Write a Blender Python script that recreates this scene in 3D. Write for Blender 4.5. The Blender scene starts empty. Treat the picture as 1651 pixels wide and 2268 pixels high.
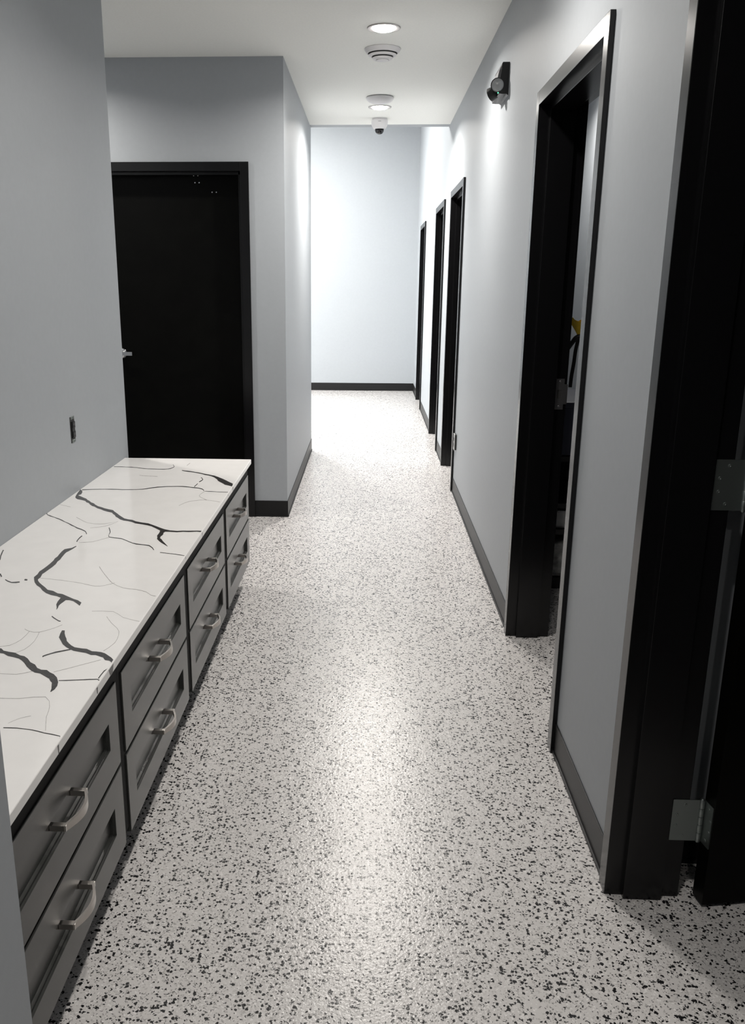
import bpy, bmesh, math, random
from mathutils import Vector, Matrix
random.seed(7)
S = bpy.context.scene
C = S.collection

# ---------------------------------------------------------------- camera, world, exposure
cam_d = bpy.data.cameras.new('camera'); cam = bpy.data.objects.new('camera', cam_d); C.objects.link(cam)
S.camera = cam
FPX, PITCH, YAW, ROLL, CAM_H = 1936.068, 15.889, -2.722, 0.177, 1.492
p_, y_, r_ = (math.radians(a) for a in (PITCH, YAW, ROLL))
F = Vector((math.sin(y_)*math.cos(p_), math.cos(y_)*math.cos(p_), -math.sin(p_)))
rt = Vector((math.cos(y_), -math.sin(y_), 0)); up = rt.cross(F)
R_ = math.cos(r_)*rt + math.sin(r_)*up; U_ = -math.sin(r_)*rt + math.cos(r_)*up
m = Matrix((R_, U_, -F)).transposed().to_4x4(); m.translation = Vector((0, 0, CAM_H))
cam.matrix_world = m
cam_d.sensor_fit = 'VERTICAL'; cam_d.sensor_height = 36.0
cam_d.lens = FPX/2268*36.0
cam_d.shift_x = 100.751/2268; cam_d.shift_y = 43.589/2268
cam_d.clip_start = 0.02; cam_d.clip_end = 60

w = bpy.data.worlds.new('world'); S.world = w; w.use_nodes = True
w.node_tree.nodes['Background'].inputs[0].default_value = (0.6, 0.7, 0.8, 1)
w.node_tree.nodes['Background'].inputs[1].default_value = 0.05
S.view_settings.view_transform = 'Standard'; S.view_settings.look = 'None'
S.view_settings.gamma = 1; S.view_settings.use_curve_mapping = False
S.view_settings.exposure = 0.03

HALL_W = {-1.28: 8.0, 0.82: 13.0, 2.92: 17.0, 5.02: 27.0, 7.12: 50.0}   # watts of the corridor downlights
SIDE_W = 20.0
ROOM_W = 9.0
LOBBY_W = 165.0
HALL_Y = (-1.28, 0.82, 2.92, 5.02, 7.12)
LIGHT_X = 0.045

# ---------------------------------------------------------------- dimensions (metres)
XR, XRF = 0.631, 0.616          # right wall face, door frame face
XBK = 0.787                      # room side of the right wall
XL = -0.528                     # left wall face of the far corridor
XW = -1.211                     # wall behind the counter
ZC = 2.75
YD = 5.583                      # wall with the closed door
YC = 7.993                      # where the corridor ceiling ends
YE = 12.693                     # end wall
ZH = 3.75                       # lobby ceiling
Y0 = -3.0
HD = 2.184                      # outer height of the door frames

# ---------------------------------------------------------------- materials
def mat(name, col, rough=0.5, metal=0.0, spec=0.5, emit=None, estr=0, coat=0.0, trans=0.0, noise=0.0, nscale=60, bump=0.0, bscale=300):
    M = bpy.data.materials.new(name); M.use_nodes = True
    nt = M.node_tree; b = nt.nodes['Principled BSDF']
    b.inputs['Base Color'].default_value = (*col, 1)
    b.inputs['Roughness'].default_value = rough
    b.inputs['Metallic'].default_value = metal
    b.inputs['Specular IOR Level'].default_value = spec
    b.inputs['Coat Weight'].default_value = coat
    b.inputs['Coat Roughness'].default_value = 0.1
    b.inputs['Transmission Weight'].default_value = trans
    if emit:
        b.inputs['Emission Color'].default_value = (*emit, 1); b.inputs['Emission Strength'].default_value = estr
    tc = nt.nodes.new('ShaderNodeTexCoord')
    if noise:
        n = nt.nodes.new('ShaderNodeTexNoise'); n.inputs['Scale'].default_value = nscale; n.inputs['Detail'].default_value = 5
        nt.links.new(tc.outputs['Object'], n.inputs['Vector'])
        r = nt.nodes.new('ShaderNodeMapRange'); r.inputs[1].default_value = .3; r.inputs[2].default_value = .7
        r.inputs[3].default_value = 1-noise; r.inputs[4].default_value = 1+noise
        nt.links.new(n.outputs['Fac'], r.inputs['Value'])
        x = nt.nodes.new('ShaderNodeMix'); x.data_type = 'RGBA'; x.blend_type = 'MULTIPLY'; x.inputs[0].default_value = 1
        x.inputs[6].default_value = (*col, 1)
        nt.links.new(r.outputs[0], x.inputs[7]); nt.links.new(x.outputs[2], b.inputs['Base Color'])
    if bump:
        n = nt.nodes.new('ShaderNodeTexNoise'); n.inputs['Scale'].default_value = bscale; n.inputs['Detail'].default_value = 3
        nt.links.new(tc.outputs['Object'], n.inputs['Vector'])
        bp = nt.nodes.new('ShaderNodeBump'); bp.inputs['Strength'].default_value = bump; bp.inputs['Distance'].default_value = 0.001
        nt.links.new(n.outputs['Fac'], bp.inputs['Height']); nt.links.new(bp.outputs[0], b.inputs['Normal'])
    return M

M_WALL = mat('blue grey satin wall paint', (0.35, 0.371, 0.394), 0.52, spec=0.4, noise=0.015, nscale=40, bump=0.12, bscale=400)
M_CEIL = mat('off white ceiling paint', (0.90, 0.905, 0.87), 0.8, spec=0.2, noise=0.02, nscale=90, bump=0.25, bscale=250)
M_BLACK = mat('black satin metal paint', (0.003, 0.003, 0.0035), 0.25, spec=0.4)
M_LEAF = mat('black stained door veneer', (0.0025, 0.0025, 0.0022), 0.30, spec=0.09, noise=0.2, nscale=12)
M_RUBBER = mat('charcoal rubber base', (0.012, 0.012, 0.0125), 0.40, spec=0.22)
M_GREY = mat('grey cabinet paint', (0.030, 0.031, 0.029), 0.27, spec=0.5, noise=0.03, nscale=30)
M_DARK = mat('black cabinet frame', (0.004, 0.004, 0.004), 0.6, spec=0.1)
M_NICK = mat('brushed nickel', (0.52, 0.49, 0.46), 0.3, metal=1.0, bump=0.05, bscale=500)
M_STEEL = mat('dull steel', (0.28, 0.31, 0.30), 0.42, metal=1.0)
M_STRIKE = mat('dark bronze steel', (0.12, 0.12, 0.125), 0.5, metal=1.0)
M_CHROME = mat('polished chrome', (0.75, 0.75, 0.76), 0.12, metal=1.0)
M_VEIN = mat('charcoal quartz vein', (0.045, 0.043, 0.042), 0.2, noise=0.35, nscale=160)
M_FAINT = mat('pale grey quartz vein', (0.40, 0.385, 0.37), 0.2, noise=0.25, nscale=90)
M_WHITE = mat('white plastic', (0.72, 0.71, 0.72), 0.45)
M_SLOT = mat('dark slot', (0.02, 0.02, 0.02), 0.8)
M_TRIM = mat('satin trim metal', (0.45, 0.43, 0.42), 0.35, metal=0.7)
M_LENS = mat('glowing lens', (0.9, 0.9, 0.9), 0.4, emit=(1.0, 0.97, 0.92), estr=60)
M_SMOKE = mat('smoked dome', (0.01, 0.01, 0.012), 0.08)
M_BPLAS = mat('black plastic', (0.01, 0.01, 0.011), 0.4)
M_GPLAS = mat('grey plastic', (0.20, 0.20, 0.21), 0.4)
M_GPLAS2 = mat('light grey plastic', (0.45, 0.45, 0.45), 0.4)
M_LAMPG = mat('ribbed lamp glass', (0.42, 0.43, 0.44), 0.12, metal=0.1, bump=0.6, bscale=160)
M_LED = mat('green indicator', (0.1, 0.9, 0.5), 0.4, emit=(0.2, 1.0, 0.6), estr=1.2)
M_YEL = mat('yellow cloth', (0.88, 0.58, 0.04), 0.7, noise=0.06)
M_NAVY = mat('navy plastic', (0.03, 0.034, 0.055), 0.45)
M_TOTE = mat('grey plastic film', (0.42, 0.42, 0.41), 0.35, noise=0.5, nscale=35, bump=0.8, bscale=60)

def counter_mat():
    M = mat('white quartz', (0.88, 0.865, 0.85), 0.13, spec=0.5, noise=0.02, nscale=14)
    return M
M_QUARTZ = counter_mat()

def floor_mat():
    M = bpy.data.materials.new('epoxy flake floor'); M.use_nodes = True
    nt = M.node_tree; N = nt.nodes; L = nt.links; b = N['Principled BSDF']
    tc = N.new('ShaderNodeTexCoord')
    nz = N.new('ShaderNodeTexNoise'); nz.inputs['Scale'].default_value = 190; nz.inputs['Detail'].default_value = 2
    L.new(tc.outputs['Object'], nz.inputs['Vector'])
    sub = N.new('ShaderNodeVectorMath'); sub.operation = 'SUBTRACT'; sub.inputs[1].default_value = (.5, .5, .5)
    L.new(nz.outputs['Color'], sub.inputs[0])
    scl = N.new('ShaderNodeVectorMath'); scl.operation = 'SCALE'; scl.inputs['Scale'].default_value = 0.011
    L.new(sub.outputs[0], scl.inputs[0])
    add = N.new('ShaderNodeVectorMath'); add.operation = 'ADD'
    L.new(tc.outputs['Object'], add.inputs[0]); L.new(scl.outputs[0], add.inputs[1])
    def layer(scale, frac, rad, w=0.0):
        v = N.new('ShaderNodeTexVoronoi'); v.voronoi_dimensions = '2D'; v.inputs['Scale'].default_value = scale
        L.new(add.outputs[0], v.inputs['Vector'])
        sp = N.new('ShaderNodeSeparateColor'); L.new(v.outputs['Color'], sp.inputs[0])
        a = N.new('ShaderNodeMath'); a.operation = 'LESS_THAN'; a.inputs[1].default_value = frac; L.new(sp.outputs[0], a.inputs[0])
        q = N.new('ShaderNodeMath'); q.operation = 'MULTIPLY'; q.inputs[1].default_value = rad; L.new(sp.outputs[1], q.inputs[0])
        q2 = N.new('ShaderNodeMath'); q2.operation = 'ADD'; q2.inputs[1].default_value = rad*0.5; L.new(q.outputs[0], q2.inputs[0])
        d = N.new('ShaderNodeMath'); d.operation = 'LESS_THAN'; L.new(v.outputs['Distance'], d.inputs[0]); L.new(q2.outputs[0], d.inputs[1])
        o = N.new('ShaderNodeMath'); o.operation = 'MULTIPLY'; L.new(a.outputs[0], o.inputs[0]); L.new(d.outputs[0], o.inputs[1])
        return o
    big = layer(125, 0.26, 0.42)
    small = layer(300, 0.12, 0.42)
    grey = layer(240, 0.16, 0.45)
    wht = layer(260, 0.12, 0.5)
    def mixc(fac, prev, col):
        x = N.new('ShaderNodeMix'); x.data_type = 'RGBA'; L.new(fac.outputs[0], x.inputs[0])
        if isinstance(prev, tuple): x.inputs[6].default_value = prev
        else: L.new(prev.outputs[2], x.inputs[6])
        x.inputs[7].default_value = col; return x
    c = mixc(wht, (0.60, 0.58, 0.57, 1), (0.76, 0.74, 0.73, 1))
    c = mixc(grey, c, (0.42, 0.405, 0.395, 1))
    c = mixc(small, c, (0.05, 0.05, 0.05, 1))
    c = mixc(big, c, (0.012, 0.012, 0.013, 1))
    L.new(c.outputs[2], b.inputs['Base Color'])
    b.inputs['Roughness'].default_value = 0.24
    b.inputs['Specular IOR Level'].default_value = 0.5
    n2 = N.new('ShaderNodeTexNoise'); n2.inputs['Scale'].default_value = 130; n2.inputs['Detail'].default_value = 2
    L.new(tc.outputs['Object'], n2.inputs['Vector'])
    bp = N.new('ShaderNodeBump'); bp.inputs['Strength'].default_value = 0.8; bp.inputs['Distance'].default_value = 0.0012
    L.new(n2.outputs['Fac'], bp.inputs['Height']); L.new(bp.outputs[0], b.inputs['Normal'])
    return M
M_FLOOR = floor_mat()

# ---------------------------------------------------------------- mesh helpers
ORG = {}
def world_of(o):
    while o is not None:
        if o.name in ORG: return ORG[o.name]
        o = o.parent
    return Vector((0, 0, 0))

def thing(name, loc, label=None, cat=None, group=None, kind=None):
    o = bpy.data.objects.new(name, None); C.objects.link(o); o.location = loc
    o.empty_display_size = 0.1
    ORG[o.name] = Vector(loc)
    if label: o['label'] = label
    if cat: o['category'] = cat
    if group: o['group'] = group
    if kind: o['kind'] = kind
    return o

def obj(name, bm, mats, parent=None, label=None, cat=None, group=None, kind=None, smooth=False, flip=True):
    if flip: bmesh.ops.recalc_face_normals(bm, faces=bm.faces)
    me = bpy.data.meshes.new(name)
    if parent is None:
        xs = [v.co for v in bm.verts]
        mn = Vector([min(v[i] for v in xs) for i in range(3)]); mx = Vector([max(v[i] for v in xs) for i in range(3)])
        off = Vector(((mn.x+mx.x)/2, (mn.y+mx.y)/2, mn.z))
    else: off = world_of(parent)
    bmesh.ops.translate(bm, verts=bm.verts, vec=-off)
    if smooth:
        for f in bm.faces: f.smooth = True
    bm.to_mesh(me); bm.free()
    for mm in (mats if isinstance(mats, (list, tuple)) else [mats]): me.materials.append(mm)
    o = bpy.data.objects.new(name, me); C.objects.link(o)
    if parent is None:
        o.location = off; ORG[o.name] = off
    else: o.parent = parent
    if smooth and smooth != 'all':
        for e in me.edges: pass
        try: me.set_sharp_from_angle(angle=math.radians(40))
        except Exception: pass
    if label: o['label'] = label
    if cat: o['category'] = cat
    if group: o['group'] = group
    if kind: o['kind'] = kind
    return o

def B(): return bmesh.new()
def box(bm, x0, x1, y0, y1, z0, z1, bev=0, mi=0, seg=2):
    vs = [bm.verts.new((x, y, z)) for x in (min(x0, x1), max(x0, x1)) for y in (min(y0, y1), max(y0, y1)) for z in (min(z0, z1), max(z0, z1))]
    q = [(0, 1, 3, 2), (4, 6, 7, 5), (0, 4, 5, 1), (2, 3, 7, 6), (0, 2, 6, 4), (1, 5, 7, 3)]
    fs = [bm.faces.new([vs[i] for i in t]) for t in q]
    for f in fs: f.material_index = mi
    if bev:
        es = list({e for f in fs for e in f.edges})
        bmesh.ops.bevel(bm, geom=es, offset=bev, segments=seg, affect='EDGES', profile=0.6)
    return bm

def frame3(axis):
    a = Vector(axis).normalized()
    t = Vector((0, 0, 1)) if abs(a.z) < 0.9 else Vector((1, 0, 0))
    u = t.cross(a).normalized(); v = a.cross(u)
    return a, u, v

def lathe(bm, prof, org, axis, seg=40, mi=0, caps=True):
    """prof: (radius, distance along axis)"""
    a, u, v = frame3(axis); org = Vector(org); rings = []
    for r, h in prof:
        if r < 1e-6: rings.append([bm.verts.new(org+a*h)])
        else: rings.append([bm.verts.new(org+a*h+u*r*math.cos(2*math.pi*k/seg)+v*r*math.sin(2*math.pi*k/seg)) for k in range(seg)])
    for A, Bq in zip(rings, rings[1:]):
        for k in range(seg):
            k2 = (k+1) % seg
            if len(A) == 1 and len(Bq) == 1: continue
            if len(A) == 1: f = bm.faces.new((A[0], Bq[k], Bq[k2]))
            elif len(Bq) == 1: f = bm.faces.new((A[k], A[k2], Bq[0]))
            else: f = bm.faces.new((A[k], A[k2], Bq[k2], Bq[k]))
            f.material_index = mi
    if caps:
        for A in (rings[0], rings[-1]):
            if len(A) > 1:
                try: bm.faces.new(A).material_index = mi
                except ValueError: pass
    return bm

def sweep(bm, pts, prof_at, upv=(0, 0, 1), mi=0):
    """rectangular section (half width along upv, half thickness across) swept along pts"""
    rings = []; n = len(pts)
    for i, p in enumerate(pts):
        p = Vector(p); t = (Vector(pts[min(n-1, i+1)])-Vector(pts[max(0, i-1)])).normalized()
        u = Vector(upv); u = (u-u.dot(t)*t).normalized(); s = t.cross(u)
        hw, ht = prof_at(i/(n-1))
        rings.append([bm.verts.new(p+u*a*hw+s*b*ht) for a, b in ((1, 1), (1, -1), (-1, -1), (-1, 1))])
    for A, Bq in zip(rings, rings[1:]):
        for k in range(4): bm.faces.new((A[k], A[(k+1) % 4], Bq[(k+1) % 4], Bq[k])).material_index = mi
    bm.faces.new(rings[0]).material_index = mi; bm.faces.new(rings[-1]).material_index = mi
    return bm

def tube(bm, pts, r, seg=10, mi=0):
    rings = []; n = len(pts)
    for i, p in enumerate(pts):
        p = Vector(p); t = (Vector(pts[min(n-1, i+1)])-Vector(pts[max(0, i-1)])).normalized()
        a, u, v = frame3(t)
        rr = r(i/(n-1)) if callable(r) else r
        rings.append([bm.verts.new(p+u*rr*math.cos(2*math.pi*k/seg)+v*rr*math.sin(2*math.pi*k/seg)) for k in range(seg)])
    for A, Bq in zip(rings, rings[1:]):
        for k in range(seg): bm.faces.new((A[k], A[(k+1) % seg], Bq[(k+1) % seg], Bq[k])).material_index = mi
    bm.faces.new(rings[0]); bm.faces.new(rings[-1])
    return bm

def struct(name, bm, m_, label, cat='wall'):
    return obj(name, bm, m_, None, label, cat, kind='structure')

# ---------------------------------------------------------------- the shell
bm = B(); box(bm, -4.7, 2.6, Y0-.2, YE+.15, -.1, 0)
fl = struct('floor', bm, M_FLOOR, 'pale epoxy floor scattered with black and grey flakes', 'floor')

# door frames on the right wall: (near outer y, far outer y)
DOORS_R = [(0.952, 1.968), (2.610, 3.660), (6.385, 7.385), (8.012, 9.020), (10.75, 11.755)]
CUT = 0.010
def wall_y(bm, x0, x1, y0, y1, z0, z1, doors):
    """wall running along Y with door openings"""
    y = y0
    for a, b in doors:
        box(bm, x0, x1, y, a+CUT, z0, z1); box(bm, x0, x1, a+CUT, b-CUT, HD-CUT, z1); y = b-CUT
    box(bm, x0, x1, y, y1, z0, z1); return bm
bm = wall_y(B(), XR, XBK, Y0, YE, 0, ZH, DOORS_R)
struct('wall_right', bm, M_WALL, 'long grey wall on the right pierced by five black framed doorways')

bm = box(B(), XW-.12, XW, 1.118, 4.30, 0, ZC)
struct('wall_left', bm, M_WALL, 'blue grey wall rising behind the white countertop')
bm = box(B(), XW-.12, XL, Y0, 1.118, 0, ZC)
struct('wall_left_front', bm, M_WALL, 'corner of grey wall at the lower left edge hiding the near end of the drawers')
bm = box(B(), -3.7, XW-.12, 4.18, 4.30, 0, ZC)
struct('wall_side_hall', bm, M_WALL, 'grey wall of the side hall around the corner from the counter')
D1 = (-1.757, -0.741)      # closed black door, outer frame x
bm = B()
box(bm, -3.7, D1[0]+CUT, YD, YD+.159, 0, ZC); box(bm, D1[0]+CUT, D1[1]-CUT, YD, YD+.159, HD-CUT, ZC); box(bm, D1[1]-CUT, XL, YD, YD+.159, 0, ZC)
struct('wall_door', bm, M_WALL, 'grey wall facing the camera that holds the closed black door')
bm = box(B(), XL-.13, XL, YD+.159, YC, 0, ZC)
struct('wall_left_far', bm, M_WALL, 'pale wall on the left of the far corridor past the closed door')
bm = box(B(), -3.82, -3.7, 4.18, YD+.159, 0, ZC)
struct('wall_side_end', bm, M_WALL, 'end wall of the side hall off to the left')
bm = box(B(), -4.7, XBK, YE, YE+.12, 0, ZH)
struct('wall_end', bm, M_WALL, 'brightly lit pale blue wall closing the far end of the hallway')
bm = box(B(), -4.7, -4.58, YC, YE, 0, ZH)
struct('wall_lobby_left', bm, M_WALL, 'left wall of the bright space beyond the corridor')
bm = B(); box(bm, -4.7, XL-.13, YC-.12, YC, 0, ZH); box(bm, XL-.13, XR, YC-.12, YC, ZC, ZH)
struct('wall_lobby_near', bm, M_WALL, 'bulkhead above the far end of the corridor ceiling')
bm = box(B(), XW-.12, XBK, Y0-.12, Y0, 0, ZC)
struct('wall_back', bm, M_WALL, 'grey wall behind the photographer')

bm = box(B(), -3.82, XR, Y0, YC-.12, ZC, ZC+.12)
struct('ceiling', bm, M_CEIL, 'flat off white corridor ceiling with recessed lights', 'ceiling')
bm = box(B(), -4.7, XBK, YC-.12, YE+.12, ZH, ZH+.12)
struct('ceiling_lobby', bm, M_CEIL, 'higher ceiling of the bright space beyond the corridor', 'ceiling')

# small rooms on the right
bm = B(); box(bm, XBK, 2.4, 2.06, 2.16, 0, ZC); struct('wall_room_divider', bm, M_WALL, 'dim partition glimpsed past the hinges of the nearest right door')
bm = B(); box(bm, 2.4, 2.5, -1.0, 2.16, 0, ZC); box(bm, XBK, 2.4, -1.1, -1.0, 0, ZC)
struct('wall_room_near', bm, M_WALL, 'walls of the dark room behind the open door on the right')
bm = box(B(), XBK, 2.5, -1.1, 2.16, ZC, ZC+.1); struct('ceiling_room_near', bm, M_CEIL, 'ceiling of the dark room behind the open door', 'ceiling')
bm = B(); box(bm, 1.35, 1.45, 3.75, 6.33, 0, ZC); box(bm, 1.35, 2.5, 3.65, 3.75, 0, ZC); box(bm, 2.4, 2.5, 2.16, 3.65, 0, ZC); box(bm, XBK, 1.45, 6.25, 6.33, 0, ZC)
struct('wall_room_mid', bm, M_WALL, 'grey wall seen through the slot of the second doorway')
bm = box(B(), XBK, 2.5, 2.16, 6.33, 2.6, 2.7); struct('ceiling_room_mid', bm, mat('dark grey room ceiling', (0.05, 0.055, 0.06), 0.8), 'dark ceiling inside the second doorway on the right', 'ceiling')  # this ceiling is coloured much darker than the other ceilings

# ---------------------------------------------------------------- rubber baseboards
BH, BT = 0.108, 0.004
def base_y(name, x, sx, y0, y1, label):
    bm = B(); box(bm, x, x+sx*BT, y0, y1, 0, BH, 0.0015); box(bm, x, x+sx*BT*2.2, y0, y1, 0, 0.012, 0.002)
    return struct(name, bm, M_RUBBER, label, 'baseboard')
def base_x(name, y, sy, x0, x1, label):
    bm = B(); box(bm, x0, x1, y, y+sy*BT, 0, BH, 0.0015); box(bm, x0, x1, y, y+sy*BT*2.2, 0, 0.012, 0.002)
    return struct(name, bm, M_RUBBER, label, 'baseboard')
seg = [(Y0, DOORS_R[0][0])]+[(DOORS_R[i][1], DOORS_R[i+1][0]) for i in range(4)]+[(DOORS_R[4][1], YE)]
lbl = ['charcoal base strip before the nearest right doorway', 'charcoal base strip between the open hinged door and the second doorway',
       'long charcoal base strip under the wall outlet on the right', 'short charcoal base strip between the third and fourth right doorways',
       'charcoal base strip between the two farthest right doorways', 'short charcoal base strip in the far right corner']
for s, l in zip(seg, lbl): base_y('baseboard_right', XR, -1, s[0], s[1], l)
base_y('baseboard_left_far', XL, 1, YD-BT, YC, 'grey base strip along the left wall of the far corridor')
base_x('baseboard_door_wall', YD, -1, D1[1], XL+BT, 'short black base strip between the closed door and the corridor corner')
base_x('baseboard_end', YE, -1, -4.58, XR-BT, 'dark base strip along the bright far end wall')
base_y('baseboard_left_front', XL, 1, Y0, 1.118, 'dark base strip of the near left wall corner')
base_x('baseboard_room', 2.06, -1, 0.80, 2.4, 'dark base strip behind the hinged edge of the open door')

# ---------------------------------------------------------------- doors
def frame_y(parent, y0, y1):
    """hollow metal frame in the right wall (outer y0..y1)"""
    def sect(bm, a, b, z0, z1, horiz=False):
        pass
    for nm, ya, yb, s in (('jamb', y0, y0+.051, 1), ('jamb', y1-.051, y1, -1)):
        bm = B()
        zt = HD-.051
        box(bm, XRF, XR, ya, yb, 0, HD, 0.0012)
        inner = yb if s == 1 else ya
        i0, i1 = (ya+CUT, yb) if s == 1 else (ya, yb-CUT)
        box(bm, XR-.001, XBK+.001, i0, i1, 0, HD-.03)
        box(bm, XBK, XBK+.013, ya, yb, 0, HD, 0.0012)
        st = (inner, inner+.017) if s == 1 else (inner-.017, inner)
        box(bm, 0.659, 0.753, st[0], st[1], 0, zt-.0005, 0.001)
        obj(nm, bm, M_BLACK, parent)
    bm = B(); a, b = y0+.051, y1-.051
    box(bm, XRF, XR, a, b, HD-.051, HD, 0.0012)
    box(bm, XR-.001, XBK+.001, a, b, HD-.051, HD-CUT)
    box(bm, XBK, XBK+.013, a, b, HD-.051, HD, 0.0012)
    box(bm, 0.659, 0.753, a, b, HD-.068, HD-.051, 0.001)
    obj('frame_head', bm, M_BLACK, parent)

def lever(parent, c, face, along, z, ln=0.105):
    """lever set; face = unit vector out of the door, along = unit vector of the lever"""
    f = Vector(face); a = Vector(along); c = Vector((c[0], c[1], z))
    bm = B(); lathe(bm, [(0, 0), (0.033, 0), (0.034, 0.004), (0.030, 0.010), (0.016, 0.014), (0.0125, 0.018), (0.0125, 0.05), (0, 0.052)], c, f, 32, caps=False)
    p = c+f*0.048
    sweep(bm, [p-a*0.012, p+a*0.03, p+a*ln*0.7, p+a*ln], lambda t: (0.0115, 0.006))
    return obj('door_handle', bm, M_CHROME, parent, 'chrome lever handle', smooth=True)

def hinge(parent, pin, z, leaf_a, leaf_b):
    """leaf_a / leaf_b: direction vectors of the two leaves away from the pin"""
    h = 0.114; bm = B(); pin = Vector((pin[0], pin[1], z))
    gaps = [0, .023, .046, .068, .091, .114]
    for g0, g1 in zip(gaps, gaps[1:]):
        lathe(bm, [(0, g0+.0004), (.0062, g0+.0004), (.0068, g0+.0015), (.0068, g1-.0015), (.0062, g1-.0004), (0, g1-.0004)], pin, (0, 0, 1), 16, caps=False)
    lathe(bm, [(0, -.005), (.004, -.004), (.0065, -.0005), (.0065, 0.0004), (0, 0.0004)], pin, (0, 0, 1), 16, caps=False)
    lathe(bm, [(0, h-.0004), (.0065, h-.0004), (.0065, h), (.004, h+.004), (0, h+.005)], pin, (0, 0, 1), 16, caps=False)
    hg = obj('hinge', bm, M_STEEL, parent, 'galvanised butt hinge', smooth=True)
    for (a0, a1, nrm) in (leaf_a, leaf_b):
        a0 = Vector((*a0, z+h/2)); a1 = Vector((*a1, z+h/2)); n = Vector((*nrm, 0)); d = (a1-a0).normalized()
        bm = B(); sweep(bm, [a0, a1], lambda t_: (h/2, 0.0011))
        L_ = (a1-a0).length
        for (u, v) in ((.55, .100), (.82, .072), (.82, .042), (.55, .014)):
            c = a0+d*(u*L_)+Vector((0, 0, v-h/2))+n*0.0010
            lathe(bm, [(0, 0), (.0045, 0), (.0042, .0010), (.0018, .0014), (0, .0006)], c, n, 14, caps=False)
        obj('hinge_leaf', bm, M_STEEL, hg)
    return hg

# open door, nearest right doorway
y0, y1 = DOORS_R[0]
t = thing('door_2', (XBK, y1, 0), 'open black door hinged at the far side of the nearest right doorway', 'door', kind='structure')
frame_y(t, y0, y1)
du = Vector((math.cos(math.radians(10)), math.sin(math.radians(10)), 0)); de = Vector((du.y, -du.x, 0))
fp = Vector((0.8375, 1.9195, 0))
bm = B(); mid = fp+de*0.022
sweep(bm, [mid+Vector((0, 0, 1.067)), mid+du*0.914+Vector((0, 0, 1.067))], lambda t_: (1.057, 0.022))
leaf = obj('door_leaf', bm, M_LEAF, t)
pin = fp-du*0.008+de*0.002
for z in (0.166, 1.010, 1.855):
    hinge(t, (pin.x, pin.y), z, ((pin.x-.004, 1.9158), (.7600, 1.9158), (0, -1)), ((fp+de*0.002-du*.0011)[:2], (fp+de*0.040-du*.0011)[:2], (-du)[:2]))
# second doorway: frame, strike plate, leaf swung into the room
y0, y1 = DOORS_R[1]
t = thing('door_3', (XBK, y0, 0), 'second doorway from the front on the right, black frame with a steel strike plate', 'door', kind='structure')
frame_y(t, y0, y1)
bm = box(B(), 0.842, 1.300, y0+.055, y0+.099, 0.010, 2.125, 0.001); obj('door_leaf', bm, M_LEAF, t)
# strike plate on the far rabbet (lies in the plane y = y1-.051)
ys = y1-.051
bm = B()
zs0, zs1 = 0.998, 1.122; xa, xb = 0.755, 0.789; hx0, hx1, hz0, hz1 = 0.762, 0.779, 1.042, 1.078
for (a, b, c, d) in ((xa, hx0, zs0, zs1), (hx1, xb, zs0, zs1), (hx0, hx1, zs0, hz0), (hx0, hx1, hz1, zs1), (xb-.0002, 0.803, zs0+.022, zs1-.022)):
    box(bm, a, b, ys-.0022, ys-.0003, c, d)
for zz in (zs0+.012, zs1-.012): lathe(bm, [(0, 0), (.005, 0), (.0035, .0012), (0, .0004)], (0.772, ys-.0022, zz), (0, -1, 0), 14, caps=False)
sp = obj('strike_plate', bm, M_STRIKE, t, 'steel strike plate with an empty latch hole')
bm = box(B(), hx0, hx1, ys-.0012, ys-.0002, hz0, hz1); obj('latch_hole', bm, M_SLOT, sp)

# three far doorways with closed leaves on the room side
names = ('third doorway from the front on the right, tall black frame next to the outlet',
         'fourth doorway from the front on the right, at the end of the corridor ceiling',
         'farthest doorway on the right, thin black frame near the end wall')
for (y0, y1), l, nm in zip(DOORS_R[2:], names, ('door_4', 'door_5', 'door_6')):
    t = thing(nm, (XBK, y0, 0), l, 'door', kind='structure')
    frame_y(t, y0, y1)
    bm = box(B(), 0.7545, 0.798, y0+.054, y1-.054, 0.010, 2.130, 0.001); obj('door_leaf', bm, M_LEAF, t)
    lever(t, (0.7545, y1-.125), (-1, 0, 0), (0, -1, 0), 1.02)

# closed black door on the left, push side towards the hall
x0, x1 = D1
t = thing('door_1', ((x0+x1)/2, YD, 0), 'closed black door behind the counter with a chrome lever', 'door', kind='structure')
yf = YD-.015
for xa, xb, s in ((x0, x0+.051, 1), (x1-.051, x1, -1)):
    bm = B(); i0, i1 = (xa+CUT, xb) if s == 1 else (xa, xb-CUT)
    box(bm, xa, xb, yf, YD, 0, HD, 0.0012); box(bm, i0, i1, YD-.001, YD+.160, 0, HD-.03); box(bm, xa, xb, YD+.159, YD+.174, 0, HD, 0.0012)
    st = (xb, xb+.017) if s == 1 else (xa-.017, xa)
    box(bm, st[0], st[1], YD+.028, YD+.112, 0, HD-.0515, 0.001)
    obj('jamb', bm, M_BLACK, t)
bm = B(); a, b = x0+.051, x1-.051
box(bm, a, b, yf, YD, HD-.051, HD, 0.0012); box(bm, a, b, YD-.001, YD+.160, HD-.051, HD-CUT); box(bm, a, b, YD+.159, YD+.174, HD-.051, HD, 0.0012)
box(bm, a, b, YD+.028, YD+.112, HD-.068, HD-.051, 0.001)
fh = obj('frame_head', bm, M_BLACK, t)
bm = box(B(), a+.003, b-.003, YD+.1135, YD+.158, 0.010, HD-.054, 0.001)
lf = obj('door_leaf', bm, M_LEAF, t)
lever(lf, (-1.606, YD+.1135), (0, -1, 0), (1, 0, 0), 1.050, .080)
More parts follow.
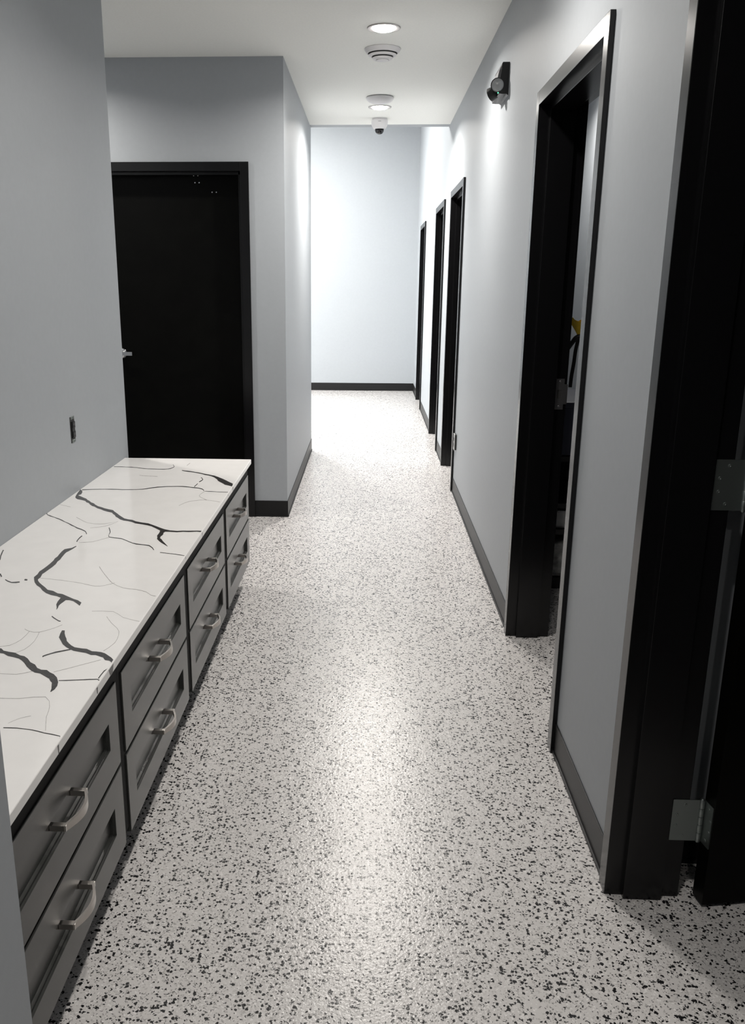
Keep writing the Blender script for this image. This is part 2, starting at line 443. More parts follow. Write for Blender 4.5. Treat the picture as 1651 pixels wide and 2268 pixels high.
def bolt(parent, p):
    bm = B(); lathe(bm, [(0, 0), (.0050, 0), (.0050, .002), (.0035, .0045), (0, .005)], p, (0, -1, 0), 14, caps=False)
    obj('bolt', bm, M_CHROME, parent, 'small bright fastener', smooth=True)
for xx in (-1.088, -1.062): bolt(lf, (xx, YD+.1135, 2.080))
for xx in (-0.984, -0.958): bolt(lf, (xx, YD+.1135, 2.025))
for xx in (-1.088, -1.062): 
    bm = B(); lathe(bm, [(0, 0), (.005, 0), (.0035, .002), (0, .002)], (xx, YD+.075, HD-.068), (0, 0, -1), 12, caps=False); obj('bolt', bm, M_CHROME, fh)

# ---------------------------------------------------------------- countertop
# vein outlines on the slab, in metres: (x, y) of both edges along each vein
VEINS=[[[-0.8617,3.938,-0.8643,3.9525],[-0.7752,3.8853,-0.7784,3.9064],[-0.6904,3.8068,-0.6939,3.8397],[-0.6489,3.7186,-0.6529,3.7902],[-0.6048,3.6491,-0.6093,3.7202],[-0.569,3.6239,-0.5711,3.6535]],[[-1.2101,3.533,-1.1934,3.5124],[-1.2012,3.4793,-1.1781,3.4485],[-1.1786,3.3844,-1.181,3.4292],[-1.1267,3.3343,-1.1342,3.3732],[-1.0596,3.2454,-1.066,3.2821],[-1.01,3.1909,-1.0171,3.2241],[-0.9671,3.1599,-0.9739,3.2001],[-0.926,3.0874,-0.931,3.1314],[-0.8898,3.0537,-0.8956,3.0844],[-0.8376,3.0188,-0.8434,3.0473],[-0.7894,2.9938,-0.794,3.0195],[-0.7514,2.9571,-0.7553,2.9856],[-0.7118,2.9151,-0.7171,2.946],[-0.6635,2.9103,-0.6669,2.9269],[-0.6242,2.9168,-0.6276,2.9335],[-0.5714,2.9189,-0.5741,2.9335]],[[-0.7271,2.9463,-0.7076,2.9145],[-0.7245,2.8853,-0.7071,2.8629],[-0.7126,2.8212,-0.7052,2.8347],[-0.6878,2.7796,-0.6875,2.8002],[-0.6586,2.7379,-0.6585,2.7422]],[[-0.9612,2.7257,-0.958,2.7192],[-0.9686,2.7054,-0.9617,2.6906],[-0.9862,2.6862,-0.9687,2.6537],[-0.9847,2.631,-0.9658,2.6024],[-0.9824,2.5639,-0.9624,2.5334],[-0.9816,2.5059,-0.9635,2.4772],[-0.9844,2.4573,-0.9666,2.4311],[-0.9808,2.4091,-0.9613,2.3886],[-0.964,2.3582,-0.9599,2.3727],[-0.9313,2.3141,-0.9341,2.3427],[-0.8966,2.2742,-0.9017,2.3029],[-0.8575,2.2447,-0.8641,2.2745],[-0.8268,2.2228,-0.8341,2.2549],[-0.7993,2.209,-0.8037,2.2327],[-0.7731,2.1822,-0.7761,2.2064]],[[-0.8452,2.2462,-0.825,2.2178],[-0.8426,2.207,-0.8281,2.1924],[-0.8241,2.1471,-0.823,2.1464]],[[-0.7606,2.0058,-0.7534,2.0041],[-0.7515,1.9604,-0.7381,1.9664],[-0.7283,1.9177,-0.7253,1.9397],[-0.7032,1.8945,-0.7062,1.9156],[-0.6725,1.8753,-0.6776,1.8992],[-0.641,1.8636,-0.646,1.8857],[-0.6195,1.8548,-0.6233,1.8779],[-0.5997,1.8373,-0.6016,1.8603],[-0.5817,1.8248,-0.5802,1.8381],[-0.5749,1.8105,-0.5714,1.8135]],[[-0.8872,1.8709,-0.8949,1.8933],[-0.8593,1.8601,-0.8668,1.884],[-0.8349,1.8476,-0.8412,1.8707],[-0.8004,1.8285,-0.8053,1.8505],[-0.7793,1.8083,-0.7807,1.8327],[-0.7507,1.7721,-0.7526,1.8005],[-0.7231,1.7542,-0.7275,1.7777],[-0.7006,1.7397,-0.7031,1.7657],[-0.687,1.7207,-0.6787,1.7363],[-0.6774,1.7012,-0.6633,1.6951],[-0.6692,1.6682,-0.6675,1.6667]],[[-1.2155,3.1509,-1.2139,3.1548],[-1.1975,3.112,-1.1997,3.1224],[-1.1426,3.0627,-1.1453,3.0734],[-1.1145,3.0344,-1.1168,3.0447],[-1.0757,2.9915,-1.0777,3.0014],[-1.0285,2.9392,-1.0305,2.949],[-0.9865,2.8995,-0.9877,2.9082],[-0.9722,2.8653,-0.9707,2.8692]],[[-0.9186,2.9536,-0.9166,2.9565],[-0.8985,2.8986,-0.8956,2.8987],[-0.8828,2.8335,-0.8839,2.8421],[-0.8349,2.8157,-0.8369,2.8253],[-0.7969,2.7789,-0.7984,2.7879],[-0.7683,2.7554,-0.7702,2.7647],[-0.7203,2.7395,-0.7216,2.7483],[-0.6946,2.6921,-0.6942,2.6986]],[[-0.6673,2.6672,-0.6684,2.6724],[-0.6247,2.6554,-0.6256,2.6606],[-0.5784,2.637,-0.5791,2.6421],[-0.5713,2.621,-0.5708,2.6243]],[[-0.9828,2.8505,-0.9777,2.842],[-0.9814,2.8021,-0.9764,2.7945],[-0.9775,2.776,-0.9727,2.7702]],[[-1.1983,3.5229,-1.2022,3.5348],[-1.1059,3.5407,-1.1095,3.5527],[-1.0072,3.5376,-1.0104,3.5496],[-0.9476,3.5504,-0.9508,3.5624],[-0.8942,3.5906,-0.8974,3.6029],[-0.8142,3.6111,-0.8169,3.6235],[-0.7554,3.5991,-0.7576,3.6114],[-0.7012,3.5718,-0.7027,3.5836],[-0.6844,3.5347,-0.6843,3.5438]],[[-0.6792,3.5298,-0.6805,3.5372],[-0.5739,3.5183,-0.575,3.5257]],[[-1.2004,4.0051,-1.2035,4.0164],[-1.1164,3.9989,-1.1192,4.0102],[-1.0301,3.9664,-1.0327,3.9775],[-0.9511,3.9601,-0.9537,3.9712],[-0.9245,3.9807,-0.9275,3.9916],[-0.9157,4.0218,-0.919,4.0279],[-0.9333,4.0772,-0.9341,4.0715]],[[-0.7472,3.7928,-0.7471,3.8054],[-0.7324,3.7621,-0.7279,3.7565],[-0.7397,3.7157,-0.7351,3.7022]],[[-0.7402,3.6807,-0.7365,3.6718],[-0.7421,3.6168,-0.7384,3.6082]],[[-1.1852,2.6694,-1.1798,2.6647],[-1.1677,2.6074,-1.1627,2.6038],[-1.1526,2.5645,-1.1482,2.5625]],[[-1.0952,2.4266,-1.0943,2.4326],[-1.0793,2.4002,-1.0783,2.4061]],[[-1.0577,2.3743,-1.0602,2.3836],[-1.0284,2.3508,-1.0317,2.3606],[-1.0054,2.355,-1.0095,2.3649]],[[-0.9997,2.375,-1.0042,2.3865],[-0.9911,2.3755,-0.9955,2.387]],[[-0.8196,2.0964,-0.8201,2.102],[-0.7979,2.072,-0.7986,2.0778],[-0.7841,2.0612,-0.7852,2.0674]],[[-0.7013,1.8939,-0.6986,1.8874],[-0.7303,1.8749,-0.7275,1.8686],[-0.7478,1.8577,-0.7448,1.8517],[-0.753,1.8479,-0.7497,1.8422]],[[-0.6694,1.7205,-0.6708,1.7245],[-0.6275,1.7252,-0.6289,1.7293],[-0.5862,1.7316,-0.5873,1.7356],[-0.576,1.7203,-0.5759,1.7236]],[[-0.5849,1.7363,-0.5875,1.7392],[-0.5834,1.7739,-0.586,1.7775],[-0.5763,1.7868,-0.5787,1.7913]],[[-0.705,1.5073,-0.7063,1.5105],[-0.6791,1.5074,-0.6803,1.5106],[-0.6446,1.5015,-0.6455,1.5046],[-0.6184,1.4914,-0.6192,1.4945],[-0.5829,1.4807,-0.5833,1.4836],[-0.5736,1.4646,-0.5726,1.466]]]
FAINT=[[[-0.8204,2.5149,-0.82,2.5177],[-0.7799,2.4385,-0.7796,2.4414],[-0.7366,2.3663,-0.7368,2.3698],[-0.6939,2.3258,-0.6946,2.3298],[-0.6529,2.3142,-0.6537,2.3182],[-0.6201,2.2956,-0.6205,2.2994],[-0.5998,2.2698,-0.6001,2.2735],[-0.5843,2.2639,-0.585,2.2678]],[[-0.9633,2.3976,-0.9643,2.4008],[-0.8883,2.3797,-0.8893,2.3829],[-0.8227,2.3573,-0.8235,2.3604],[-0.7775,2.3356,-0.7783,2.3387],[-0.7513,2.3442,-0.7523,2.3472],[-0.729,2.367,-0.7301,2.37]],[[-0.8571,2.009,-0.8576,2.0114],[-0.8386,1.9938,-0.8393,1.9963],[-0.812,1.9899,-0.8131,1.9925],[-0.7846,2.0184,-0.7858,2.0209],[-0.7714,2.0412,-0.7727,2.0437]],[[-0.8131,1.9917,-0.8119,1.9906],[-0.8043,1.9352,-0.8031,1.9338],[-0.8093,1.8855,-0.8081,1.8837],[-0.827,1.8607,-0.826,1.8588]],[[-0.8396,1.9958,-0.8383,1.9943],[-0.8399,1.9436,-0.8387,1.9418],[-0.8539,1.9077,-0.8528,1.9057],[-0.8812,1.8963,-0.8802,1.8942]],[[-0.7257,2.1388,-0.7265,2.1414],[-0.6688,2.1396,-0.6693,2.1422],[-0.6316,2.1004,-0.632,2.1027],[-0.5817,2.0744,-0.5821,2.0768]],[[-0.6763,2.104,-0.6759,2.1058],[-0.6504,2.0596,-0.6501,2.0614],[-0.6167,2.0072,-0.6158,2.0077],[-0.6066,1.9361,-0.6054,1.9346],[-0.6199,1.8864,-0.6188,1.8845]],[[-1.2053,3.2709,-1.2068,3.276],[-1.1517,3.2376,-1.1531,3.2426]],[[-0.7364,3.2809,-0.738,3.2857],[-0.7115,3.3489,-0.7129,3.3542],[-0.6516,3.3799,-0.6525,3.3854],[-0.5872,3.351,-0.5879,3.3563]],[[-0.6809,3.5364,-0.6787,3.5306],[-0.689,3.4501,-0.6876,3.4515],[-0.6453,3.38,-0.6456,3.386]],[[-1.0319,3.823,-1.0336,3.8299],[-0.945,3.804,-0.9466,3.8109]],[[-1.0794,3.0862,-1.0803,3.0905],[-1.0088,3.0095,-1.0099,3.0138],[-0.9462,3.0019,-0.9476,3.0063],[-0.9097,3.0403,-0.9085,3.0403],[-0.938,2.9735,-0.9364,2.9693],[-0.9838,2.949,-0.9824,2.9447]],[[-0.9642,2.7621,-0.9655,2.7659],[-0.9234,2.7742,-0.9247,2.7779],[-0.899,2.805,-0.9004,2.8087],[-0.8809,2.8299,-0.8823,2.8337]],[[-0.8619,4.0554,-0.8646,4.063],[-0.858,4.1149,-0.8608,4.1227]],[[-0.824,1.7513,-0.8248,1.7534],[-0.7743,1.7473,-0.7752,1.7493],[-0.7445,1.7659,-0.7454,1.768]],[[-0.6957,1.7643,-0.6966,1.7663],[-0.6605,1.7922,-0.6614,1.7942],[-0.6099,1.8351,-0.6107,1.8372]],[[-0.7737,1.632,-0.7747,1.6342],[-0.7218,1.6326,-0.7227,1.6348],[-0.6703,1.6429,-0.6708,1.6451],[-0.6464,1.5997,-0.6455,1.5998],[-0.6382,1.5582,-0.6371,1.5579],[-0.6196,1.5025,-0.6186,1.5025]],[[-0.7031,1.5269,-0.7038,1.528],[-0.6884,1.5478,-0.6891,1.5491],[-0.6695,1.5591,-0.6702,1.5604]]]
CT0, CT1 = 0.629, 0.652; YN, YF = 1.118, 4.231; XF = -0.578
def poly_ribbon(bm, pts, z, mi):
    # resample the ribbon edges with a little natural wobble
    L_, R2 = [], []
    n = len(pts)
    def cr(a, b, c, d, t):
        return 0.5*((2*b)+(-a+c)*t+(2*a-5*b+4*c-d)*t*t+(-a+3*b-3*c+d)*t**3)
    for i in range(n-1):
        P = [pts[max(0, i-1)], pts[i], pts[i+1], pts[min(n-1, i+2)]]
        d = math.hypot(P[2][0]-P[1][0], P[2][1]-P[1][1]); k = max(2, min(8, int(d/0.02)))
        for q in range(k + (1 if i == n-2 else 0)):
            tt = q/k; v = [cr(P[0][j], P[1][j], P[2][j], P[3][j], tt) for j in range(4)]
            wid = math.hypot(v[0]-v[2], v[1]-v[3]); e = min(0.004, wid*0.16)
            jl, jr = random.uniform(-e, e), random.uniform(-e, e); jx = random.uniform(-e, e)
            L_.append((v[0]+jx*.5, v[1]+jl)); R2.append((v[2]+jx*.5, v[3]+jr))
    cl = lambda p: (max(XW+.0006, min(XF-.0035, p[0])), max(YN+.001, min(YF-.004, p[1])), z)
    A = [bm.verts.new(cl(p)) for p in L_]; Bv = [bm.verts.new(cl(p)) for p in R2]
    for i in range(len(A)-1):
        try:
            f = bm.faces.new((A[i], A[i+1], Bv[i+1], Bv[i])); f.material_index = mi
            f.normal_update()
            if f.normal.z < 0: f.normal_flip()
        except ValueError: pass
bm = B(); box(bm, XW, XF, YN, YF, CT0, CT1, 0.003, seg=3)
bmesh.ops.recalc_face_normals(bm, faces=bm.faces)
for k, v in enumerate(FAINT): poly_ribbon(bm, v, CT1+.00012+k*4e-6, 2)
for k, v in enumerate(VEINS): poly_ribbon(bm, v, CT1+.00025+k*4e-6, 1)
# veins that run over the front edge
for yy, ww, z_low in ((3.635, .022, .630), (2.925, .010, .630), (2.64, .006, .640), (1.806, .040, .630), (1.70, .010, .634), (1.455, .008, .630), (3.50, .006, .640)):
    vs = [bm.verts.new(q) for q in ((XF+.00015, yy-ww/2, CT1-.003), (XF+.00015, yy+ww/2, CT1-.003), (XF+.00015, yy+ww*.25, z_low), (XF+.00015, yy-ww*.25, z_low))]
    f = bm.faces.new(vs); f.material_index = 1; f.normal_update()
    if f.normal.x < 0: f.normal_flip()
obj('countertop', bm, [M_QUARTZ, M_VEIN, M_FAINT], None, 'long white quartz countertop with charcoal veins along the left wall', 'countertop', flip=False)

# ---------------------------------------------------------------- drawer cabinets
XC = -0.594; XFR = -0.614
UN = [(1.120, 1.906, 1.140, 1.882), (1.906, 2.703, 1.930, 2.675), (2.703, 3.498, 2.731, 3.468), (3.498, 4.226, 3.528, 4.217)]
UL = ['grey two drawer cabinet nearest the camera, partly behind the wall corner',
      'second grey two drawer cabinet from the camera',
      'third grey two drawer cabinet from the camera, between the second and the last',
      'farthest and narrowest grey two drawer cabinet beside the open floor']
def drawer_front(parent, ya, yb, z0, z1):
    bm = B(); T = 0.019; R = 0.073
    # lofted rings: outside back, outside face, opening, step, ledge, panel
    def ring(d, x, ex=0):
        return [bm.verts.new((x, yy, zz)) for yy, zz in ((ya+d, z0+d), (yb-d, z0+d), (yb-d, z1-d), (ya+d, z1-d))]
    rings = [ring(0, XFR), ring(0, XC-.0012), ring(.0012, XC), ring(R, XC), ring(R+.0006, XC-.0055), ring(R+.0055, XC-.0062), ring(R+.006, XC-.0125)]
    for A, Bq in zip(rings, rings[1:]):
        for k in range(4): bm.faces.new((A[k], A[(k+1) % 4], Bq[(k+1) % 4], Bq[k]))
    bm.faces.new(rings[0]); bm.faces.new(rings[-1])
    fr = obj('drawer_front', bm, M_GREY, parent)
    # bow handle
    yc = (ya+yb)/2; zc = (z0+z1)/2+.006; hw = 0.067; xp = XC-.0125
    bm = B()
    for s in (-1, 1):
        yq = yc+s*(hw-.006)
        box(bm, xp, xp+.034, yq-.0065, yq+.0065, zc-.0065, zc+.0065, 0.0012)
    n = 22; pts = []
    for i in range(n+1):
        t_ = i/n; a_ = math.sin(math.pi*t_)
        pts.append((xp+.028+.020*a_, yc-hw+2*hw*t_, zc))
    sweep(bm, pts, lambda t_: (0.0065+0.0025*math.sin(math.pi*t_), 0.0028))
    obj('handle', bm, M_NICK, fr, 'brushed nickel bow handle', smooth=False)
for (a, b, fa, fb), l in zip(UN, UL):
    t = thing('drawer_cabinet', (-0.9, (a+b)/2, 0), l, 'cabinet', 'grey drawer cabinets under the countertop')
    bm = box(B(), XW, XFR-.019, a+.0004, b-.0004, 0.118, CT0); obj('carcass', bm, M_DARK, t)
    bm = B(); f0, f1, zb = XFR-.019, XC-.004, 0.150; e = .0006
    box(bm, f0, f1, a+.0004, fa-e, zb, CT0); box(bm, f0, f1, fb+e, b-.0004, zb, CT0)
    box(bm, f0, f1, fa-e, fb+e, 0.575+e, CT0); box(bm, f0, f1, fa-e, fb+e, 0.350+e, 0.360-e)
    obj('face_frame', bm, M_DARK, t, 'black face frame around the drawers')
    bm = box(B(), -0.705, -0.690, a+.0004, b-.0004, 0, 0.118); obj('toe_kick', bm, M_DARK, t)
    drawer_front(t, fa, fb, 0.360, 0.575); drawer_front(t, fa, fb, 0.130, 0.350)

# ---------------------------------------------------------------- outlets
def duplex(parent, c, nrm, along, s=1.0, mm=M_SLOT):
    pass
t = thing('bare_outlet', (XW, 3.20, 0.965), 'black wall receptacle without its cover plate above the countertop', 'outlet')
YO, ZO = 3.478*1.211/1.2, 0.912
t.location = (XW, YO-.02, ZO-.05); ORG[t.name] = Vector(t.location)
YO = 3.50
bm = B(); box(bm, XW-.0005, XW+.0012, YO-.026, YO+.026, ZO-.053, ZO+.053, .0003, seg=1); obj('box_opening', bm, M_SLOT, t)
for s in (-1, 1):
    bm = B()
    box(bm, XW+.001, XW+.0028, YO-.019, YO+.019, ZO+s*.047-.006, ZO+s*.047+.006, .0004, seg=1)
    lathe(bm, [(0, 0), (.0036, 0), (.003, .0014), (0, .0008)], (XW+.0028, YO, ZO+s*.046), (1, 0, 0), 12, caps=False)
    obj('mounting_ear', bm, M_STEEL, t, 'zinc mounting ear')
bm = B(); box(bm, XW+.001, XW+.006, YO-.0165, YO+.0165, ZO-.034, ZO+.034, .001)
for s in (-1, 1): box(bm, XW+.006, XW+.0085, YO-.0145, YO+.0145, ZO+s*.0195-.013, ZO+s*.0195+.013, .002)
rc = obj('receptacle', bm, M_BPLAS, t)
for s in (-1, 1):
    for q in (-.006, .006):
        bm = box(B(), XW+.0085, XW+.0088, YO+q-.001, YO+q+.001, ZO+s*.0195-.002, ZO+s*.0195+.006)
        obj('slot', bm, M_GPLAS, rc)

t = thing('wall_outlet', (XR, 6.29, 0.32), 'grey wall outlet low on the right wall beside the third doorway', 'outlet')
YO, ZO = 6.275, 0.393
bm = box(B(), XR-.0115, XR-.0002, YO-.035, YO+.035, ZO-.055, ZO+.055, .001); obj('box_rim', bm, M_SLOT, t)
bm = box(B(), XR-.016, XR-.0115, YO-.036, YO+.036, ZO-.058, ZO+.058, .0015); pl = obj('cover_plate', bm, M_GPLAS2, t)
for s in (-1, 1):
    bm = box(B(), XR-.018, XR-.0155, YO-.015, YO+.015, ZO+s*.0195-.0135, ZO+s*.0195+.0135, .002); rc = obj('receptacle', bm, M_GPLAS, t)
    for q in (-.006, .006):
        bm = box(B(), XR-.0183, XR-.0179, YO+q-.001, YO+q+.001, ZO+s*.0195-.002, ZO+s*.0195+.006)
        obj('slot', bm, M_SLOT, rc)

# ---------------------------------------------------------------- ceiling fixtures
def downlight(x, y, label, watts, z=ZC, group='recessed lights in the corridor ceiling'):
    t = thing('recessed_light', (x, y, z), label, 'ceiling light', group)
    bm = B(); lathe(bm, [(.086, 0), (.0865, -.002), (.084, -.005), (.078, -.006), (.060, -.002), (.0595, 0)], (x, y, z), (0, 0, 1), 48, caps=False)
    obj('trim_ring', bm, M_TRIM, t, 'satin metal trim ring', smooth=True)
    bm = B(); lathe(bm, [(.0598, -.002), (.057, -.008), (.048, -.012), (.028, -.0145), (0, -.015)], (x, y, z), (0, 0, 1), 48, caps=False)
    obj('lens', bm, M_LENS, t, 'glowing white lens', smooth=True)
    ld = bpy.data.lights.new('lamp', 'AREA'); ld.shape = 'DISK'; ld.size = .11; ld.spread = math.radians(158); ld.energy = watts; ld.color = (1.0, .955, .90)
    lo = bpy.data.objects.new('lamp', ld); C.objects.link(lo); lo.parent = t; lo.location = (0, 0, -.019)
    return t
lab = {-1.28: 'recessed light behind the photographer', 0.82: 'recessed light above the photographer', 2.92: 'recessed light over the near half of the counter, out of view',
       5.02: 'nearest recessed light in view, large glowing disc at the top', 7.12: 'farther recessed light in view, between the flat dome and the camera'}
for yy in HALL_Y: downlight(LIGHT_X, yy, lab[yy], HALL_W[yy])
downlight(-2.05, 5.0, 'recessed light in the side hall, out of view left of the door', SIDE_W)
downlight(1.15, 5.6, 'recessed light inside the second right doorway', ROOM_W, 2.6)

# round stepped vent
vx, vy = .044, 5.44
t = thing('ceiling_vent', (vx, vy, ZC), 'round white stepped air diffuser between the nearest light and the flat dome', 'vent')
ax = ((vx, vy, ZC), (0, 0, 1), 56)
bm = B(); lathe(bm, [(.100, 0), (.102, -.004), (.099, -.009), (.088, -.024), (.083, -.025), (.081, -.022), (.081, 0)], *ax, caps=False); obj('outer_ring', bm, M_WHITE, t, smooth=True)
bm = B(); lathe(bm, [(.080, 0), (.077, -.036), (.058, -.037), (.054, -.052), (0, -.053)], *ax, caps=False); obj('throat', bm, M_SLOT, t, 'dark gaps between the rings')
bm = B(); lathe(bm, [(.079, -.031), (.0795, -.034), (.072, -.040), (.062, -.041), (.058, -.038), (.058, -.031)], *ax, caps=False); obj('cone_ring', bm, M_WHITE, t, smooth=True)
bm = B(); lathe(bm, [(.058, -.047), (.0585, -.050), (.050, -.056), (.040, -.057), (.036, -.054), (0, -.053)], *ax, caps=False); obj('cone_ring', bm, M_WHITE, t, smooth=True)
bm = B(); lathe(bm, [(.034, -.056), (.033, -.060), (.024, -.062), (0, -.063)], *ax, caps=False); obj('centre_cap', bm, M_WHITE, t, smooth=True)

sx, sy = .042, 6.76
t = thing('ceiling_dome', (sx, sy, ZC), 'shallow white round dome fixture just before the farther light', 'ceiling fixture')
bm = B(); lathe(bm, [(.094, 0), (.094, -.005), (.090, -.005)], (sx, sy, ZC), (0, 0, 1), 48, caps=False); obj('mounting_ring', bm, M_GPLAS, t)
bm = B(); lathe(bm, [(.097, -.005), (.098, -.009), (.094, -.018), (.080, -.030), (.055, -.039), (.025, -.042), (0, -.0425)], (sx, sy, ZC), (0, 0, 1), 48, caps=False); obj('cover', bm, M_WHITE, t, smooth=True)

kx, ky = .048, 7.605
t = thing('security_camera', (kx, ky, ZC), 'white dome security camera hanging at the end of the corridor ceiling', 'camera')
bm = B(); lathe(bm, [(.058, 0), (.058, -.006), (.066, -.012), (.066, -.030), (.062, -.052), (.052, -.070), (.044, -.076), (.038, -.077), (.036, -.074), (0, -.074)], (kx, ky, ZC), (0, 0, 1), 40, caps=False); bd = obj('housing', bm, M_WHITE, t, smooth=True)
bm = box(B(), kx-.011, kx+.011, ky-.0675, ky-.0655, ZC-.029, ZC-.026); obj('badge', bm, M_GPLAS, bd)
bm = B(); lathe(bm, [(.036, -.074), (.0365, -.086), (.032, -.100), (.022, -.110), (.010, -.1145), (0, -.115)], (kx, ky, ZC), (0, 0, 1), 32, caps=False); obj('dome', bm, M_SMOKE, t, 'smoked black dome', smooth=True)

# ---------------------------------------------------------------- emergency light on the right wall
EY0, EY1 = 4.555, 4.80
t = thing('emergency_light', (XR, (EY0+EY1)/2, 2.34), 'black two headed emergency light high on the right wall', 'emergency light')
def prism_y(bm, prof, y0, y1, mi=0):
    A = [bm.verts.new((x, y0, z)) for x, z in prof]; Bq = [bm.verts.new((x, y1, z)) for x, z in prof]
    n = len(prof)
    for k in range(n): bm.faces.new((A[k], A[(k+1) % n], Bq[(k+1) % n], Bq[k])).material_index = mi
    bm.faces.new(A).material_index = mi; bm.faces.new(Bq).material_index = mi
bm = B(); prism_y(bm, [(XR, 2.486), (.600, 2.486), (.596, 2.480), (.590, 2.40), (.585, 2.374), (.588, 2.352), (.602, 2.350), (.622, 2.350), (XR, 2.344)], EY0, EY1)
obj('housing', bm, M_BPLAS, t)
bm = B(); prism_y(bm, [(.5955, 2.474), (.5895, 2.402), (.5780, 2.404), (.5790, 2.42), (.585, 2.452)], EY0+.012, EY1-.012)
obj('front_panel', bm, M_GPLAS, t, 'silver grey front panel')
def head(c, axis, k=1.0):
    c = Vector(c); a = Vector(axis).normalized()
    bm = B(); lathe(bm, [(a_*k, b_*k) for a_, b_ in ((0, -.030), (.012, -.029), (.021, -.020), (.0245, -.004), (.025, .004), (.0225, .005))], c, a, 28, caps=False)
    h_ = obj('lamp_head', bm, M_BPLAS, t, smooth=True)
    bm = B(); lathe(bm, [(a_*k, b_*k) for a_, b_ in ((.0225, .0035), (.018, .006), (.008, .0085), (0, .009))], c, a, 28, caps=False); obj('lamp_lens', bm, M_LAMPG, h_, 'ribbed clear lens', smooth=True)
    bm = tube(B(), [(c-a*.012), (.588, c.y+.006, 2.368)], .007, 10); obj('swivel', bm, M_GPLAS, h_)
head((.5795, EY0+.004, 2.388), (-.15, -1, -.12), 1.28)
head((.563, EY0+.100, 2.366), (-.75, .55, -.35), 1.25)
bm = B(); lathe(bm, [(.003, 0), (.003, .002), (0, .003)], (.583, EY0-.0005, 2.354), (0, -1, 0), 12, caps=False); obj('indicator', bm, M_LED, t, 'small green indicator')

# ---------------------------------------------------------------- things inside the second right doorway
t = thing('storage_rack', (1.08, 4.55, 0), 'black storage rack standing inside the second right doorway', 'rack')
bm = box(B(), .86, 1.33, 4.25, 4.85, .0, .056); obj('base', bm, M_BPLAS, t)
for nm, z in (('shelf', .285), ('shelf', .42), ('shelf', .655)):
    bm = box(B(), .86, 1.33, 4.25, 4.85, z, z+.025); obj(nm, bm, M_BPLAS, t)
bm = box(B(), .86, 1.33, 4.82, 4.85, .056, .94); obj('back_panel', bm, M_BPLAS, t)
for x in (.86, 1.30):
    for y in (4.25, 4.80):
        bm = box(B(), x, x+.03, y, y+.03, .056, .68); obj('post', bm, M_BPLAS, t)
bm = B(); box(bm, .895, 1.295, 4.27, 4.46, .056, .235, .02); obj('film_wrapped_bundle', bm, M_TOTE, None, 'grey film wrapped bundle at the bottom of the black rack', 'bundle')
bm = B(); box(bm, .895, 1.20, 4.28, 4.78, .3385, .430, .012); 
bmesh.ops.translate(bm, verts=bm.verts, vec=(0, 0, -.0283)); obj('grey_bin', bm, M_GPLAS2, None, 'shallow grey bin on the rack shelf above the wrapped bundle', 'bin')
bm = B(); box(bm, .875, 1.30, 4.26, 4.80, .681, .925, .012); box(bm, .868, 1.307, 4.253, 4.807, .918, .944, .004); obj('storage_box', bm, M_NAVY, None, 'navy lidded storage box on top of the black rack', 'box')

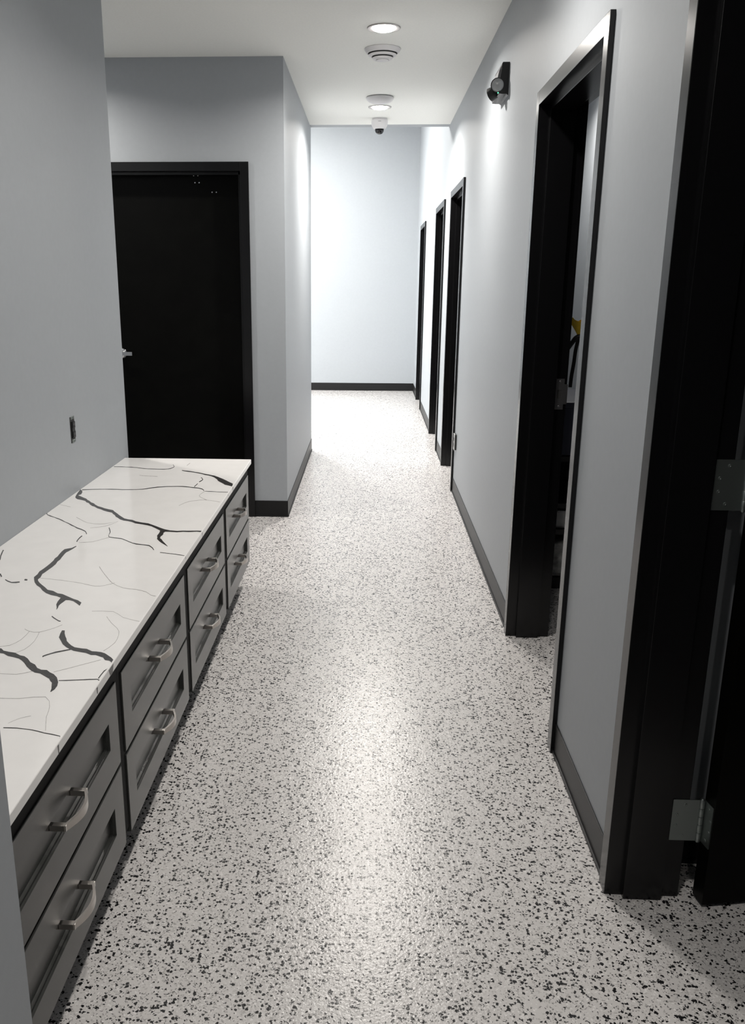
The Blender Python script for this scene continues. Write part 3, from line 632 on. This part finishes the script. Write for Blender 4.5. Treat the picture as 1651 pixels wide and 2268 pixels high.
# garment hanger with yellow cloth on the room wall
def curve_pts(P, k=8):
    out = []; n = len(P)
    for i in range(n-1):
        a, b, c, d = (Vector(P[max(0, i-1)]), Vector(P[i]), Vector(P[i+1]), Vector(P[min(n-1, i+2)]))
        for q in range(k):
            t_ = q/k; out.append(0.5*((2*b)+(-a+c)*t_+(2*a-5*b+4*c-d)*t_*t_+(-a+3*b-3*c+d)*t_**3))
    out.append(Vector(P[-1])); return out
HX, HY = .950, 4.13
t = thing('hanging_strap', (HX, HY, 1.1), 'black strap and arm holding a yellow cloth inside the second right doorway', 'strap')
bm = tube(B(), curve_pts([(.905, HY, 1.205), (.925, HY, 1.235), (.945, HY, 1.258), (.985, HY, 1.265), (1.05, HY+.05, 1.262), (1.35, HY+.10, 1.262)]), .011, 10); obj('arm', bm, M_BPLAS, t, smooth=True)
bm = B(); sweep(bm, curve_pts([(.951, HY, 1.255), (.942, HY, 1.20), (.938, HY, 1.14), (.932, HY, 1.08), (.930, HY, 1.03)]), lambda s_: (.008, .003), upv=(1, 0, 0)); obj('strap', bm, M_BPLAS, t)
# folded yellow cloth: a cone-like fold
bm = B(); N_ = 26; rows = 8
base = Vector((.951, HY, 1.268)); grid = []
for j in range(rows+1):
    v = j/rows; row = []
    for i in range(N_+1):
        a_ = 2.0*math.pi*i/N_
        r = .008+.034*v*(1+.35*math.sin(3*a_+.6)*v)
        row.append(bm.verts.new(base+Vector((math.cos(a_)*r-.006*v, math.sin(a_)*r*.8, .066*v+.010*v*math.sin(2*a_+1.0)))))
    grid.append(row)
for j in range(rows):
    for i in range(N_): bm.faces.new((grid[j][i], grid[j][i+1], grid[j+1][i+1], grid[j+1][i]))
o = obj('yellow_cloth', bm, M_YEL, None, 'small yellow folded cloth held up inside the second right doorway', 'cloth', smooth='all')
sm = o.modifiers.new('solid', 'SOLIDIFY'); sm.thickness = .0015

# ---------------------------------------------------------------- lobby lighting
def panel(x, y, z, sx_, sy_, watts, label, rot=(0, 0, 0)):
    t = thing('ceiling_panel_light', (x, y, z), label, 'ceiling light', 'bright panels in the lobby ceiling')
    bm = B(); box(bm, x-sx_/2-.03, x+sx_/2+.03, y-sy_/2-.03, y+sy_/2+.03, z-.02, z); obj('frame', bm, M_WHITE, t)
    bm = box(B(), x-sx_/2, x+sx_/2, y-sy_/2, y+sy_/2, z-.023, z-.0205); obj('lens', bm, M_LENS, t, 'glowing white lens')
    ld = bpy.data.lights.new('lamp', 'AREA'); ld.shape = 'RECTANGLE'; ld.size = sx_; ld.size_y = sy_; ld.energy = watts; ld.color = (1.0, 1.0, .975)
    lo = bpy.data.objects.new('lamp', ld); C.objects.link(lo); lo.parent = t; lo.location = (0, 0, -.03)
panel(-1.45, 10.3, ZH, .6, 1.2, LOBBY_W*.8, 'bright ceiling panel just beyond the corridor, out of view')
panel(-3.1, 10.0, ZH, .6, 1.2, LOBBY_W*.9, 'bright ceiling panel at the far left of the lobby, out of view')
